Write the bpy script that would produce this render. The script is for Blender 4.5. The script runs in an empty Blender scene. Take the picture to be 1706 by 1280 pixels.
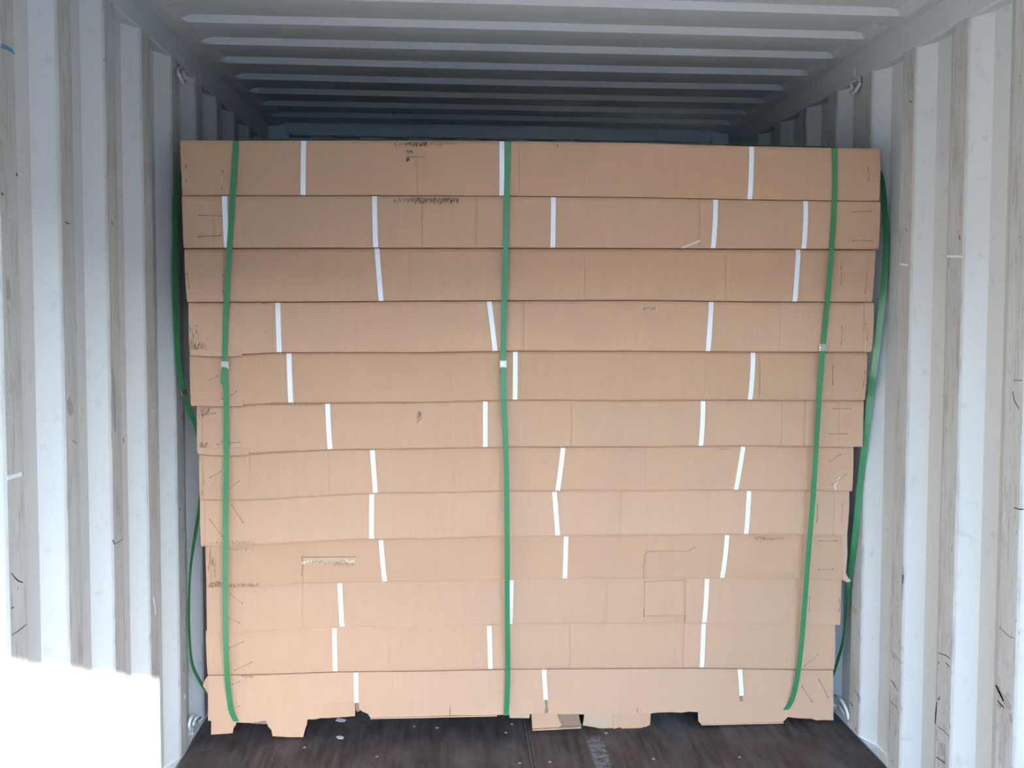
import bpy, bmesh, math, random
from mathutils import Vector, Matrix
random.seed(7)
S = bpy.context.scene
COL = S.collection

# ------------------------------------------------------------------ camera
F, YAW, PITCH, ROLL = 1450.9, 0.0723, 0.0450, 0.0027
CAMX, CAMZ, PPY = 0.9016, 1.5264, 573.6           # optical axis meets the frame at (853, PPY)
_fw = Vector((math.sin(YAW)*math.cos(PITCH), math.cos(YAW)*math.cos(PITCH), -math.sin(PITCH)))
_r0 = Vector((math.cos(YAW), -math.sin(YAW), 0)); _u0 = _r0.cross(_fw)
_r = _r0*math.cos(ROLL) + _u0*math.sin(ROLL); _u = -_r0*math.sin(ROLL) + _u0*math.cos(ROLL)
CAM = Vector((CAMX, 0, CAMZ))
cd = bpy.data.cameras.new('camera'); cam = bpy.data.objects.new('camera', cd); COL.objects.link(cam)
cam.matrix_world = Matrix(((_r.x, _u.x, -_fw.x, CAM.x), (_r.y, _u.y, -_fw.y, CAM.y), (_r.z, _u.z, -_fw.z, CAM.z), (0, 0, 0, 1)))
cd.sensor_width = 36; cd.lens = F/1706*36; cd.shift_y = (PPY-640)/1706; cd.clip_start = 0.02
S.camera = cam

# ------------------------------------------------------------------ sky, sun, exposure
SUN = Vector((-2.352, 4.11, -2.005)).normalized()      # direction the sunlight travels
w = bpy.data.worlds.new('sky'); S.world = w; w.use_nodes = True
nt = w.node_tree; nt.nodes.clear()
sky = nt.nodes.new('ShaderNodeTexSky'); sky.sky_type = 'NISHITA'; sky.sun_disc = False
sky.sun_elevation = math.asin(-SUN.z); sky.sun_rotation = math.atan2(-SUN.x, -SUN.y)
sky.air_density = 1.0; sky.dust_density = 0.2; sky.ozone_density = 1.0
bg = nt.nodes.new('ShaderNodeBackground'); bg.inputs['Strength'].default_value = 1.0
wo = nt.nodes.new('ShaderNodeOutputWorld')
nt.links.new(sky.outputs[0], bg.inputs[0]); nt.links.new(bg.outputs[0], wo.inputs[0])
sd = bpy.data.lights.new('sun', 'SUN'); sd.energy = 6.4; sd.angle = math.radians(0.55); sd.color = (1.0, 0.95, 0.88)
so = bpy.data.objects.new('sun', sd); COL.objects.link(so)
so.rotation_euler = SUN.to_track_quat('-Z', 'Y').to_euler(); so.location = (6, -9, 6)
V = S.view_settings
V.view_transform = 'Standard'; V.look = 'None'; V.gamma = 1.0; V.use_curve_mapping = False
V.exposure = 2.8
S.cycles.max_bounces = 10; S.cycles.diffuse_bounces = 4

# ------------------------------------------------------------------ helpers
def at(px, py, axis, val):
    """point seen at a photo pixel that lies on the plane axis = val"""
    d = _fw + _r*((px-853)/F) - _u*((py-PPY)/F)
    t = (val-CAM[axis])/d[axis]
    return CAM + d*t

def link(name, me, mat=None, parent=None, **props):
    o = bpy.data.objects.new(name, me); COL.objects.link(o)
    if mat: me.materials.append(mat)
    if parent: o.parent = parent
    for k, v in props.items(): o[k] = v
    return o

def bm_obj(name, bm, mat=None, parent=None, smooth=False, **props):
    bmesh.ops.recalc_face_normals(bm, faces=bm.faces)
    me = bpy.data.meshes.new(name); bm.to_mesh(me); bm.free()
    if smooth:
        for p in me.polygons: p.use_smooth = True
    return link(name, me, mat, parent, **props)

def empty(name, loc=(0, 0, 0), **props):
    o = bpy.data.objects.new(name, None); COL.objects.link(o); o.location = loc; o.empty_display_size = 0.05
    for k, v in props.items(): o[k] = v
    return o

def box(bm, x0, x1, y0, y1, z0, z1):
    vs = [bm.verts.new((x, y, z)) for x in (x0, x1) for y in (y0, y1) for z in (z0, z1)]
    for f in ((0, 1, 3, 2), (4, 6, 7, 5), (0, 4, 5, 1), (2, 3, 7, 6), (0, 2, 6, 4), (1, 5, 7, 3)):
        bm.faces.new([vs[i] for i in f])
    return vs

def tube(bm, pts, r, n=8):
    pts = [Vector(p) for p in pts]; rings = []
    for i, p in enumerate(pts):
        t = (pts[min(i+1, len(pts)-1)] - pts[max(i-1, 0)]).normalized()
        a = t.cross(Vector((0.3, 0.5, 0.81))).normalized(); b = t.cross(a)
        rings.append([bm.verts.new(p + a*(r*math.cos(2*math.pi*k/n)) + b*(r*math.sin(2*math.pi*k/n))) for k in range(n)])
    for A, B in zip(rings, rings[1:]):
        for k in range(n): bm.faces.new((A[k], A[(k+1) % n], B[(k+1) % n], B[k]))
    bm.faces.new(rings[0]); bm.faces.new(rings[-1][::-1])

def smooth_line(pts, n=8):
    """Catmull-Rom through 3D points"""
    P = [Vector(p) for p in pts]; P = [P[0]*2-P[1]] + P + [P[-1]*2-P[-2]]; out = []
    for i in range(1, len(P)-2):
        for k in range(n):
            t = k/n; a, b, c, d = P[i-1:i+3]
            out.append(0.5*((2*b) + (c-a)*t + (2*a-5*b+4*c-d)*t*t + (3*b-a-3*c+d)*t**3))
    out.append(P[-2]); return out

def ribbon(bm, pts, wdirs, width, thick, closed=False):
    """flat band along pts; wdirs = unit width direction at each point"""
    pts = [Vector(p) for p in pts]; n = len(pts); rings = []
    for i, p in enumerate(pts):
        nx = pts[(i+1) % n] if closed else pts[min(i+1, n-1)]
        pv = pts[i-1] if closed else pts[max(i-1, 0)]
        t = (nx-pv).normalized(); wd = Vector(wdirs[i] if isinstance(wdirs, list) else wdirs)
        wd = (wd - t*wd.dot(t)).normalized(); nn = t.cross(wd)
        rings.append([bm.verts.new(p + wd*(sx*width/2) + nn*(sn*thick/2)) for sx, sn in ((-1, -1), (1, -1), (1, 1), (-1, 1))])
    pairs = list(zip(rings, rings[1:])) + ([(rings[-1], rings[0])] if closed else [])
    for A, B in pairs:
        for k in range(4): bm.faces.new((A[k], A[(k+1) % 4], B[(k+1) % 4], B[k]))
    if not closed:
        bm.faces.new(rings[0]); bm.faces.new(rings[-1][::-1])

def slab(bm, outline, off):
    """closed polygon (3D points, nearly planar) extruded by vector off"""
    off = Vector(off)
    a = [bm.verts.new(p) for p in outline]; b = [bm.verts.new(Vector(p)+off) for p in outline]
    bm.faces.new(a); bm.faces.new(b[::-1])
    for i in range(len(a)):
        j = (i+1) % len(a); bm.faces.new((a[i], b[i], b[j], a[j]))

def interp(tab, x):
    if x <= tab[0][0]: return tab[0][1]
    for (x0, y0), (x1, y1) in zip(tab, tab[1:]):
        if x <= x1: return y0 + (y1-y0)*(x-x0)/(x1-x0)
    return tab[-1][1]

# ------------------------------------------------------------------ materials
def mat(name, col, rough=0.7, metal=0.0, spec=0.5):
    m = bpy.data.materials.new(name); m.use_nodes = True
    b = m.node_tree.nodes['Principled BSDF']
    b.inputs['Base Color'].default_value = (*col, 1); b.inputs['Roughness'].default_value = rough
    b.inputs['Metallic'].default_value = metal; b.inputs['Specular IOR Level'].default_value = spec
    return m, m.node_tree, b

class N:
    """tiny node helper"""
    def __init__(s, nt): s.nt = nt; s.tc = nt.nodes.new('ShaderNodeTexCoord')
    def coord(s, scale=(1, 1, 1), kind='Object', rot=(0, 0, 0)):
        m = s.nt.nodes.new('ShaderNodeMapping'); m.inputs['Scale'].default_value = scale; m.inputs['Rotation'].default_value = rot
        s.nt.links.new(s.tc.outputs[kind], m.inputs[0]); return m.outputs[0]
    def noise(s, scale, vec=None, detail=4, rough=0.55):
        n = s.nt.nodes.new('ShaderNodeTexNoise'); n.inputs['Scale'].default_value = scale
        n.inputs['Detail'].default_value = detail; n.inputs['Roughness'].default_value = rough
        s.nt.links.new(vec if vec is not None else s.tc.outputs['Object'], n.inputs['Vector']); return n.outputs['Fac']
    def ramp(s, fac, a, b, lo=0.0, hi=1.0):
        n = s.nt.nodes.new('ShaderNodeMapRange'); n.clamp = True
        for i, v in zip((1, 2, 3, 4), (a, b, lo, hi)): n.inputs[i].default_value = v
        s.nt.links.new(fac, n.inputs[0]); return n.outputs[0]
    def math(s, op, a, b=None):
        n = s.nt.nodes.new('ShaderNodeMath'); n.operation = op
        for i, v in enumerate((a, b)):
            if v is None: continue
            if isinstance(v, (int, float)): n.inputs[i].default_value = v
            else: s.nt.links.new(v, n.inputs[i])
        return n.outputs[0]
    def mix(s, fac, a, b):
        n = s.nt.nodes.new('ShaderNodeMix'); n.data_type = 'RGBA'
        for i, v in ((0, fac), (6, a), (7, b)):
            if isinstance(v, (int, float)): n.inputs[i].default_value = v
            elif isinstance(v, tuple): n.inputs[i].default_value = (*v, 1)
            else: s.nt.links.new(v, n.inputs[i])
        return n.outputs[2]
    def xyz(s):
        n = s.nt.nodes.new('ShaderNodeSeparateXYZ'); s.nt.links.new(s.tc.outputs['Object'], n.inputs[0]); return n.outputs
    def bump(s, bsdf, h, strength=0.2, dist=0.01):
        n = s.nt.nodes.new('ShaderNodeBump'); n.inputs['Strength'].default_value = strength; n.inputs['Distance'].default_value = dist
        s.nt.links.new(h, n.inputs['Height']); s.nt.links.new(n.outputs[0], bsdf.inputs['Normal'])
    def to(s, sock, bsdf, name): s.nt.links.new(sock, bsdf.inputs[name])

W = 2.352; ZR = 2.4247; YD = -1.363; YB = 4.535       # inner width, roof seam, door plane, front wall

def paint(name, col, ridge=None):
    """container paint; ridge = x of the inner corrugation ridges, rubbed and dirty there"""
    m, nt, b = mat(name, col, 0.62, 0, 0.35); n = N(nt)
    c = n.mix(n.ramp(n.noise(1.3, n.coord((1, 1, .35))), .35, .7, 0, .35), col, tuple(v*.86 for v in col))
    c = n.mix(n.ramp(n.noise(26, detail=6), .6, .78, 0, .35), c, (.30, .28, .25))
    if ridge is not None:
        d = n.math('ABSOLUTE', n.math('SUBTRACT', n.xyz()[0], ridge))
        near = n.ramp(d, .002, .006, 1, 0)
        dirt = n.ramp(n.noise(3.0, n.coord((1, 6, .8)), 6, .65), .30, .62, .40, 1)
        c = n.mix(n.math('MULTIPLY', n.math('MULTIPLY', near, dirt), .75), c, (.40, .375, .335))
        streak = n.ramp(n.noise(14, n.coord((1, 9, .5)), 5, .7), .54, .68, 0, .75)
        c = n.mix(n.math('MULTIPLY', near, streak), c, (.25, .22, .19))
        blot = n.ramp(n.noise(4.5, n.coord((1, 5, 1.1)), 6, .7), .55, .66, 0, .6)
        c = n.mix(n.math('MULTIPLY', near, blot), c, (.30, .265, .23))
        low = n.math('MULTIPLY', n.ramp(n.xyz()[2], .25, .9, 1, 0), n.ramp(n.noise(20, n.coord((1, 1.3, 1)), 5, .7), .56, .66, 0, .7))
        c = n.mix(n.math('MULTIPLY', near, low), c, (.20, .18, .165))
        chip = n.ramp(n.noise(38, n.coord((1, 1.5, .6)), 3, .6), .69, .73, 0, .8)
        c = n.mix(n.math('MULTIPLY', near, chip), c, (.10, .085, .075))
        lat = n.ramp(n.noise(2.2, n.coord((1, 8, 1.6)), 5, .7), .62, .72, 0, .55)
        c = n.mix(n.math('MULTIPLY', n.ramp(d, .002, .03, .8, .25), lat), c, (.34, .31, .28))
    n.to(c, b, 'Base Color'); n.bump(b, n.noise(5, detail=3), .12, .01)
    return m

M = {}
PAINT = (.59, .60, .59)
M['wall_l'] = paint('wall paint left', PAINT, 0.0)
M['wall_r'] = paint('wall paint right', PAINT, W)
M['steel'] = paint('steel paint', (.52, .545, .55))
M['roof'] = paint('roof paint', (.55, .565, .555))

def cardboard(name, col, vert=True):
    m, nt, b = mat(name, col, 0.82, 0, 0.25); n = N(nt)
    c = n.mix(n.ramp(n.noise(2.2), .35, .7, 0, .5), col, tuple(v*.90 for v in col))
    c = n.mix(n.ramp(n.noise(55, n.coord((1, 1, .12)), 3), .45, .75, 0, .22), c, tuple(v*.82 for v in col))
    c = n.mix(n.ramp(n.noise(9, n.coord((1, 1, 2)), 6, .7), .66, .80, 0, .4), c, (.30, .22, .16))
    n.to(c, b, 'Base Color')
    wv = nt.nodes.new('ShaderNodeTexWave'); wv.bands_direction = 'X'; wv.inputs['Scale'].default_value = 45; wv.inputs['Distortion'].default_value = .4
    nt.links.new(n.tc.outputs['Object'], wv.inputs['Vector'])
    h = n.math('ADD', n.math('MULTIPLY', wv.outputs['Fac'], .25), n.noise(7, n.coord((1, 1, .6)), 3))
    n.bump(b, h, .18, .004)
    return m
CB = [cardboard('cardboard %d' % i, c) for i, c in enumerate([(.515, .312, .192), (.53, .328, .207), (.535, .328, .205), (.55, .34, .216)])]
M['card_in'] = cardboard('cardboard raw inner', (.50, .345, .23))
M['card_dark'] = cardboard('cardboard dark and slit shade', (.27, .175, .115))
M['white'] = mat('white strapping', (.80, .80, .84), .45)[0]

def green():
    m, nt, b = mat('green strapping', (.035, .24, .085), .30, 0, .6); n = N(nt)
    n.to(n.mix(n.ramp(n.noise(60, n.coord((1, 1, .05))), .4, .7, 0, .5), (.042, .225, .088), (.034, .18, .072)), b, 'Base Color')
    n.bump(b, n.noise(160), .15, .001); return m
M['green'] = green()
M['metal'] = mat('galvanised metal', (.72, .72, .72), .28, 1.0)[0]
M['staple'] = mat('rusty staple wire', (.40, .28, .19), .5, .4)[0]
M['hole'] = mat('ink and grime with hole shade', (.075, .052, .04), .9, 0, .1)[0]
M['ink'] = mat('smudged print', (.17, .125, .09), .9, 0, .1)[0]
M['pale'] = mat('torn paper fibre', (.68, .58, .47), .9, 0, .1)[0]
M['grime'] = mat('grimy seam steel', (.075, .07, .068), .7)[0]
M['screw'] = mat('worn screw head', (.24, .24, .235), .5)[0]
M['rod'] = mat('painted ring steel', (.60, .60, .585), .5, 0, .5)[0]
M['scuff'] = mat('black scuff', (.05, .045, .042), .8, 0, .2)[0]
M['scuff_brown'] = mat('brown scuff', (.22, .18, .15), .8, 0, .2)[0]
M['scuff_soft'] = mat('rubbed grime', (.36, .325, .29), .8, 0, .2)[0]
M['scuff_blue'] = mat('blue chalk', (.12, .30, .42), .9, 0, .1)[0]
M['scuff_white'] = mat('bare paint scrape', (.75, .76, .76), .8, 0, .1)[0]
M['teal'] = mat('faded teal stain', (.36, .47, .51), .8, 0, .2)[0]
M['paper'] = mat('white litter', (.62, .62, .62), .9)[0]

def ply():
    m, nt, b = mat('dark stained plywood', (.06, .045, .04), .62, 0, .35); n = N(nt)
    g = n.noise(5, n.coord((9, .7, 1)), 6, .62)
    c = n.mix(n.ramp(g, .32, .70), (.022, .015, .014), (.10, .080, .074))
    c = n.mix(n.ramp(n.noise(3.4, detail=5), .50, .72, 0, .75), c, (.085, .048, .042))
    c = n.mix(n.ramp(n.noise(7, n.coord((22, .8, 1)), 4, .7), .66, .74, 0, .7), c, (.24, .20, .18))
    c = n.mix(n.ramp(n.noise(60, detail=3), .70, .78, 0, .55), c, (.26, .24, .22))
    c = n.mix(n.ramp(n.noise(4.2, n.coord((1.6, .8, 1)), 6, .65), .48, .66, 0, .65), c, (.115, .11, .112))
    c = n.mix(n.ramp(n.noise(2.2, n.coord((1.4, 1, 1)), 5, .6), .52, .64, 0, .6), c, (.022, .018, .019))
    x, y, z = n.xyz()
    px_, py_ = at(999, 1256, 2, 0).x, at(999, 1256, 2, 0).y
    mx = n.ramp(n.math('ABSOLUTE', n.math('SUBTRACT', x, px_)), .022, .034, 1, 0)
    my = n.ramp(n.math('ABSOLUTE', n.math('SUBTRACT', y, py_-.07)), .16, .20, 1, 0)
    worn = n.math('MULTIPLY', n.math('MULTIPLY', mx, my), n.ramp(n.noise(45, detail=5, rough=.7), .38, .62, 0, .85))
    c = n.mix(worn, c, (.24, .245, .26))
    n.to(c, b, 'Base Color'); n.bump(b, g, .3, .004)
    n.to(n.ramp(n.noise(4), .3, .7, .5, .8), b, 'Roughness')
    return m
M['ply'] = ply()
def ground_mat():
    m, nt, b = mat('yard asphalt', (.12, .12, .12), .9); n = N(nt)
    n.to(n.mix(n.ramp(n.noise(.8, detail=6), .3, .7), (.055, .055, .056), (.085, .084, .082)), b, 'Base Color'); return m
M['ground'] = ground_mat()

# ------------------------------------------------------------------ the container
P = 0.278; PL = 1.8366; PR = 3.2123; DEP = .036

def corr_wall(name, x0, sgn, phase, m):
    """trapezoid side wall: inner ridges at x0, recess away from the room (sgn)"""
    prof = []
    k = math.floor((YD-phase)/P)-1
    while phase+k*P < YB+P:
        y = phase+k*P
        for dy, d in ((0, 0), (.070, 0), (.138, DEP), (.210, DEP)): prof.append((y+dy, d))
        k += 1
    prof = [(min(max(y, YD), YB), d) for y, d in prof]
    clean = []
    for y, d in prof:
        if not clean or y > clean[-1][0]+1e-5: clean.append((y, d))
    bm = bmesh.new(); rows = []
    zs = [0.0, .02, .5, 1.0, 1.5, 2.0, ZR-.125, ZR-.09]
    for z in zs:
        rows.append([bm.verts.new((x0+sgn*d, y, z)) for y, d in clean])
    back = [[bm.verts.new((x0+sgn*(d+.004), y, z)) for y, d in clean] for z in (zs[0], zs[-1])]
    for A, B in zip(rows, rows[1:]):
        for i in range(len(A)-1): bm.faces.new((A[i], A[i+1], B[i+1], B[i]))
    for i in range(len(back[0])-1): bm.faces.new((back[0][i], back[0][i+1], back[1][i+1], back[1][i]))
    for A, B in ((rows[0], back[0]), (rows[-1], back[1])):
        for i in range(len(A)-1): bm.faces.new((A[i], A[i+1], B[i+1], B[i]))
    return bm_obj(name, bm, m, kind='structure')
wl = corr_wall('wall_left', 0.0, -1, PL, M['wall_l'])
wr = corr_wall('wall_right', W, 1, PR, M['wall_r'])

# roof sheet pressed with cross ribs that fade out before the rails
def roof():
    per = .2335; ph = 2.643-.110; dz = .019
    ys = []; k = math.floor((YD-ph)/per)
    while ph+k*per < YB:
        for dy, h in ((0, 1), (.100, 1), (.121, 0), (.185, 0)): ys.append((ph+k*per+dy, h))
        k += 1
    ys = [(y, h) for y, h in ys if YD < y < YB]
    ys = [(YD, ys[0][1])] + ys + [(YB+.02, ys[-1][1])]
    xs = [(-.03, 0), (.035, 0), (.055, .25), (.075, .75), (.095, 1), (W/2-.5, 1), (W/2, 1), (W/2+.5, 1), (W-.095, 1), (W-.075, .75), (W-.055, .25), (W-.035, 0), (W+.03, 0)]
    bm = bmesh.new(); rows = []; top = []
    for y, h in ys:
        sag = .004*math.sin(y*3.1)
        rows.append([bm.verts.new((x, y, ZR+dz*h*wv+sag*wv*math.sin(math.pi*min(max(x/W, 0), 1)))) for x, wv in xs])
    for A, B in zip(rows, rows[1:]):
        for i in range(len(A)-1): bm.faces.new((A[i], A[i+1], B[i+1], B[i]))
    o = bm_obj('ceiling', bm, M['roof'], kind='structure')
    md = o.modifiers.new('thick', 'SOLIDIFY'); md.thickness = .003; md.offset = 1 if o.data.polygons[0].normal.z > 0 else -1
    return o
roof()

def trim(name, boxes, m=None, bev=.006):
    bm = bmesh.new()
    for b_ in boxes: box(bm, *b_)
    o = bm_obj(name, bm, m or M['steel'], kind='structure')
    md = o.modifiers.new('edge', 'BEVEL'); md.width = bev; md.segments = 2; md.limit_method = 'ANGLE'
    return o
trim('trim_1', [(-.062, -.001, YD, YB, ZR-.094, ZR+.012)])               # top side rails
trim('trim_2', [(W+.001, W+.062, YD, YB, ZR-.094, ZR+.012)])
trim('trim_3', [(-.10, -.001, YD, YB, -.16, -.001)])                     # bottom side rails
trim('trim_4', [(W+.001, W+.10, YD, YB, -.16, -.001)])
trim('trim_5', [(-.06, W+.06, YB-.03, YB+.06, ZR-.045, ZR+.06)])        # front header
trim('trim_6', [(-.10, W+.10, YD-.005, YD+.09, 2.344, ZR+.07)])               # door header
trim('trim_7', [(-.10, -.001, YD-.005, YD+.10, -.16, 2.362)])               # door posts
trim('trim_8', [(W+.001, W+.10, YD-.005, YD+.10, -.16, 2.362)])
trim('trim_9', [(-.10, W+.10, YD-.12, YD, -.16, -.004)])                 # door sill
trim('trim_10', [(-.02, .10, YB-.05, YB-.01, 2.0, 2.398), (W-.085, W+.02, YB-.05, YB-.01, 2.0, 2.404)])   # front corner plates

# front end wall, deep corrugation
bm = bmesh.new(); prof = []; x = -.05
while x < W+.05:
    prof += [(x, 0), (x+.11, 0), (x+.128, .045), (x+.232, .045)]; x += .25
lo = [bm.verts.new((x, YB+d, 0)) for x, d in prof]; hi = [bm.verts.new((x, YB+d, ZR-.03)) for x, d in prof]
for i in range(len(lo)-1): bm.faces.new((lo[i], lo[i+1], hi[i+1], hi[i]))
o = bm_obj('wall_back', bm, M['steel'], kind='structure'); o.modifiers.new('t', 'SOLIDIFY').thickness = .003

# floor: steel pan with plywood panels laid in two columns
bm = bmesh.new(); box(bm, 0.0, W, YD, YB, -.10, -.031)
floor = bm_obj('floor', bm, M['steel'], kind='structure')
bm = bmesh.new(); pw = W/2-.012; plen = 1.17
vs = box(bm, 0, pw, 0, plen-.004, -.030, 0)
bmesh.ops.bevel(bm, geom=[e for e in bm.edges], offset=.002, segments=1, affect='EDGES')
bmesh.ops.recalc_face_normals(bm, faces=bm.faces)
pm = bpy.data.meshes.new('floor_panel'); bm.to_mesh(pm); bm.free(); pm.materials.append(M['ply'])
def copy_mesh_at(me, dx, dy):
    m2 = me.copy(); m2.transform(Matrix.Translation((dx, dy, 0))); return m2
for r in range(5):
    for c in range(2):
        link('floor_panel', copy_mesh_at(pm, .006+c*(W/2+.001), YD+r*1.18), None, floor)
bm = bmesh.new(); box(bm, W/2-.0045, W/2+.0055, YD, YB, -.03, -.003)
bm_obj('centre_strip', bm, M['grime'], floor)
for px, py in ((690, 1211), (728, 1213), (853, 1207), (843, 1221), (866, 1272), (916, 1270), (1089, 1265), (628, 1261), (507, 1246), (1232, 1262), (1010, 1222)):
    p = at(px, py, 2, 0); bm = bmesh.new()
    bmesh.ops.create_cone(bm, cap_ends=True, segments=10, radius1=.0055, radius2=.004, depth=.002, matrix=Matrix.Translation((p.x, p.y, .001)))
    bm_obj('screw_head', bm, M['screw'], floor)

# paint chips, rubs and scrapes on the two side walls
def stroke(bm, pts, width, x, sgn):
    """tapered flat mark lying on the wall plane"""
    P3 = [at(px, py, 0, x+sgn*.0008) for px, py in pts]; up = []; dn = []
    for i, p in enumerate(P3):
        t = (P3[min(i+1, len(P3)-1)]-P3[max(i-1, 0)]).normalized(); nn = Vector((1, 0, 0)).cross(t)
        wv = width*(.35+.65*math.sin(math.pi*(i+.5)/len(P3)))*random.uniform(.7, 1.2)
        up.append(p+nn*wv/2); dn.append(p-nn*wv/2)
    slab(bm, up+dn[::-1], (sgn*.0006, 0, 0))
def marks(wall, x, sgn, lst):
    for m, wd, pts in lst:
        bm = bmesh.new(); stroke(bm, pts, wd, x, sgn); bm_obj('scuff_mark', bm, M[m], wall)
marks(wl, 0.0, 1, [
    ('scuff', .004, [(108, 369), (112, 372), (116, 373)]),
    ('scuff', .006, [(2, 322), (5, 325)]), ('scuff', .005, [(27, 288), (28, 291), (28, 294)]),
    ('scuff_brown', .003, [(120, 734), (125, 737), (128, 740)]),
    ('scuff_brown', .004, [(19, 1059), (30, 1052), (44, 1041)]),
    ('scuff', .003, [(19, 955), (24, 962), (30, 968), (38, 971)]), ('scuff', .003, [(19, 1014), (23, 1012)]),
    ('scuff_white', .012, [(12, 797), (22, 794), (36, 790)]),
    ('scuff_blue', .006, [(2, 74), (12, 78), (20, 83), (24, 90)]), ('scuff_blue', .004, [(1, 78), (12, 82), (23, 88)]),
    ('scuff_soft', .016, [(13, 465), (14, 485), (15, 500)]), ('scuff_soft', .010, [(12, 510), (15, 522)]),
    ('scuff', .004, [(187, 900), (190, 905), (191, 907)]), ('scuff_brown', .003, [(192, 906), (199, 903), (204, 898)]),
    ('scuff_soft', .03, [(113, 665), (117, 680), (120, 690)]),
    ('scuff', .004, [(300, 847), (301, 851)]), ('scuff', .003, [(303, 690), (303, 702)]),
    ('scuff_white', .006, [(256, 685), (261, 685)]), ('scuff_white', .012, [(255, 995), (258, 1010), (259, 1025)]),
    ('scuff_soft', .012, [(300, 730), (301, 742)]), ('scuff', .003, [(205, 730), (206, 738)]),
    ('scuff_white', .02, [(307, 1160), (309, 1164)]), ('scuff_brown', .006, [(186, 368), (187, 376)]),
    ('scuff_soft', .02, [(189, 625), (190, 660), (191, 700), (192, 720)])])
marks(wr, W, -1, [
    ('scuff', .004, [(1515, 168), (1519, 170)]),
    ('scuff_brown', .003, [(1485, 1083), (1495, 1095), (1503, 1106)]), ('scuff_white', .004, [(1484, 1082), (1494, 1093), (1502, 1104)]),
    ('scuff', .003, [(1484, 1133), (1490, 1141), (1496, 1152)]), ('scuff_brown', .003, [(1484, 1169), (1495, 1180)]),
    ('scuff', .003, [(1562, 1088), (1575, 1092), (1583, 1098)]), ('scuff', .004, [(1562, 1103), (1565, 1106)]), ('scuff', .003, [(1576, 1105), (1583, 1112)]),
    ('scuff_brown', .004, [(1562, 1210), (1572, 1218), (1582, 1228)]),
    ('scuff_brown', .010, [(1562, 1166), (1566, 1163)]), ('scuff', .005, [(1561, 1170), (1559, 1190), (1558, 1206)]),
    ('scuff', .010, [(1659, 1142), (1666, 1155), (1672, 1168)]), ('scuff_soft', .02, [(1662, 1150), (1676, 1170), (1684, 1182)]),
    ('scuff', .006, [(1662, 1168), (1672, 1179)]), ('scuff_soft', .02, [(1683, 1190), (1685, 1205)]),
    ('scuff_brown', .004, [(1687, 652), (1690, 668), (1698, 682)]), ('scuff_brown', .004, [(1688, 634), (1703, 634)]),
    ('scuff', .003, [(1689, 846), (1699, 849), (1705, 849)]),
    ('scuff_white', .008, [(1500, 440), (1513, 442)]), ('scuff_white', .008, [(1578, 427), (1604, 428)]),
    ('scuff', .003, [(1425, 1150), (1431, 1162)]), ('scuff', .004, [(1416, 1170), (1421, 1177)]),
    ('scuff_soft', .03, [(1570, 1240), (1572, 1260)]), ('scuff', .004, [(1560, 1262), (1575, 1272)]),
    ('scuff_brown', .003, [(1665, 1045), (1680, 1060), (1690, 1064)]),
    ('scuff', .010, [(1505, 958), (1504, 972)]), ('teal', .012, [(1505, 945), (1504, 975), (1503, 1000)])])

# lashing rings welded under the rails
def lash_ring(label, pts, plate, rad=.0055):
    c = Vector(pts[0]); e = empty('lashing_ring', c, label=label, category='lashing ring', group='lashing rings on the container rails')
    bm = bmesh.new(); tube(bm, [p-c for p in smooth_line(pts, 6)], rad, 8); bm_obj('ring', bm, M['rod'], e, True)
    bm = bmesh.new(); a, b = plate; a = Vector(a)-c; b = Vector(b)-c
    box(bm, min(a.x, b.x), max(a.x, b.x), min(a.y, b.y), max(a.y, b.y), min(a.z, b.z), max(a.z, b.z)); bm_obj('bracket', bm, M['steel'], e)
lash_ring('bent steel lashing ring under the top rail of the left wall',
    [at(302, 111, 0, -.004), at(297, 116, 0, .012), at(298, 124, 0, .020), at(303, 135, 0, .020), at(307, 139, 0, .016), at(310, 136, 0, .004), at(306, 124, 0, -.006), at(304, 117, 0, -.006)],
    (at(302, 108, 0, -.010)+Vector((0, -.02, .02)), at(302, 108, 0, -.010)+Vector((.012, .02, -.012))))
lash_ring('bent steel lashing ring under the top rail of the right wall',
    [at(1425, 130, 0, W+.006), at(1431, 131, 0, W-.006), at(1432, 139, 0, W-.016), at(1427, 149, 0, W-.020), at(1420, 156, 0, W-.012), at(1416, 154, 0, W+.004), at(1420, 144, 0, W+.006), at(1414, 138, 0, W+.006)],
    (at(1424, 126, 0, W+.010)+Vector((0, -.02, .02)), at(1424, 126, 0, W+.010)+Vector((-.012, .02, -.012))))
lash_ring('steel lashing ring at the floor edge left of the cartons',
    [at(318, 1219, 0, .004), at(315, 1210, 0, .008), at(317, 1200, 0, .012), at(322, 1193, 0, .014), at(327, 1193, 0, .010), at(324, 1200, 0, .006), at(322, 1208, 0, .004), at(334, 1196, 0, -.012)],
    (at(326, 1212, 0, -.004)+Vector((0, -.03, .012)), at(326, 1212, 0, -.004)+Vector((-.02, .04, -.012))))
lash_ring('steel lashing ring at the floor edge right of the cartons',
    [at(1392, 1160, 0, W+.01), at(1398, 1163, 0, W-.004), at(1405, 1172, 0, W-.010), at(1411, 1185, 0, W-.010), at(1413, 1197, 0, W-.008), at(1408, 1194, 0, W+.002), at(1402, 1182, 0, W+.006), at(1394, 1172, 0, W+.01)],
    (at(1400, 1186, 0, W+.006)+Vector((0, -.03, .012)), at(1400, 1186, 0, W+.006)+Vector((.02, .03, -.012))))

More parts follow.
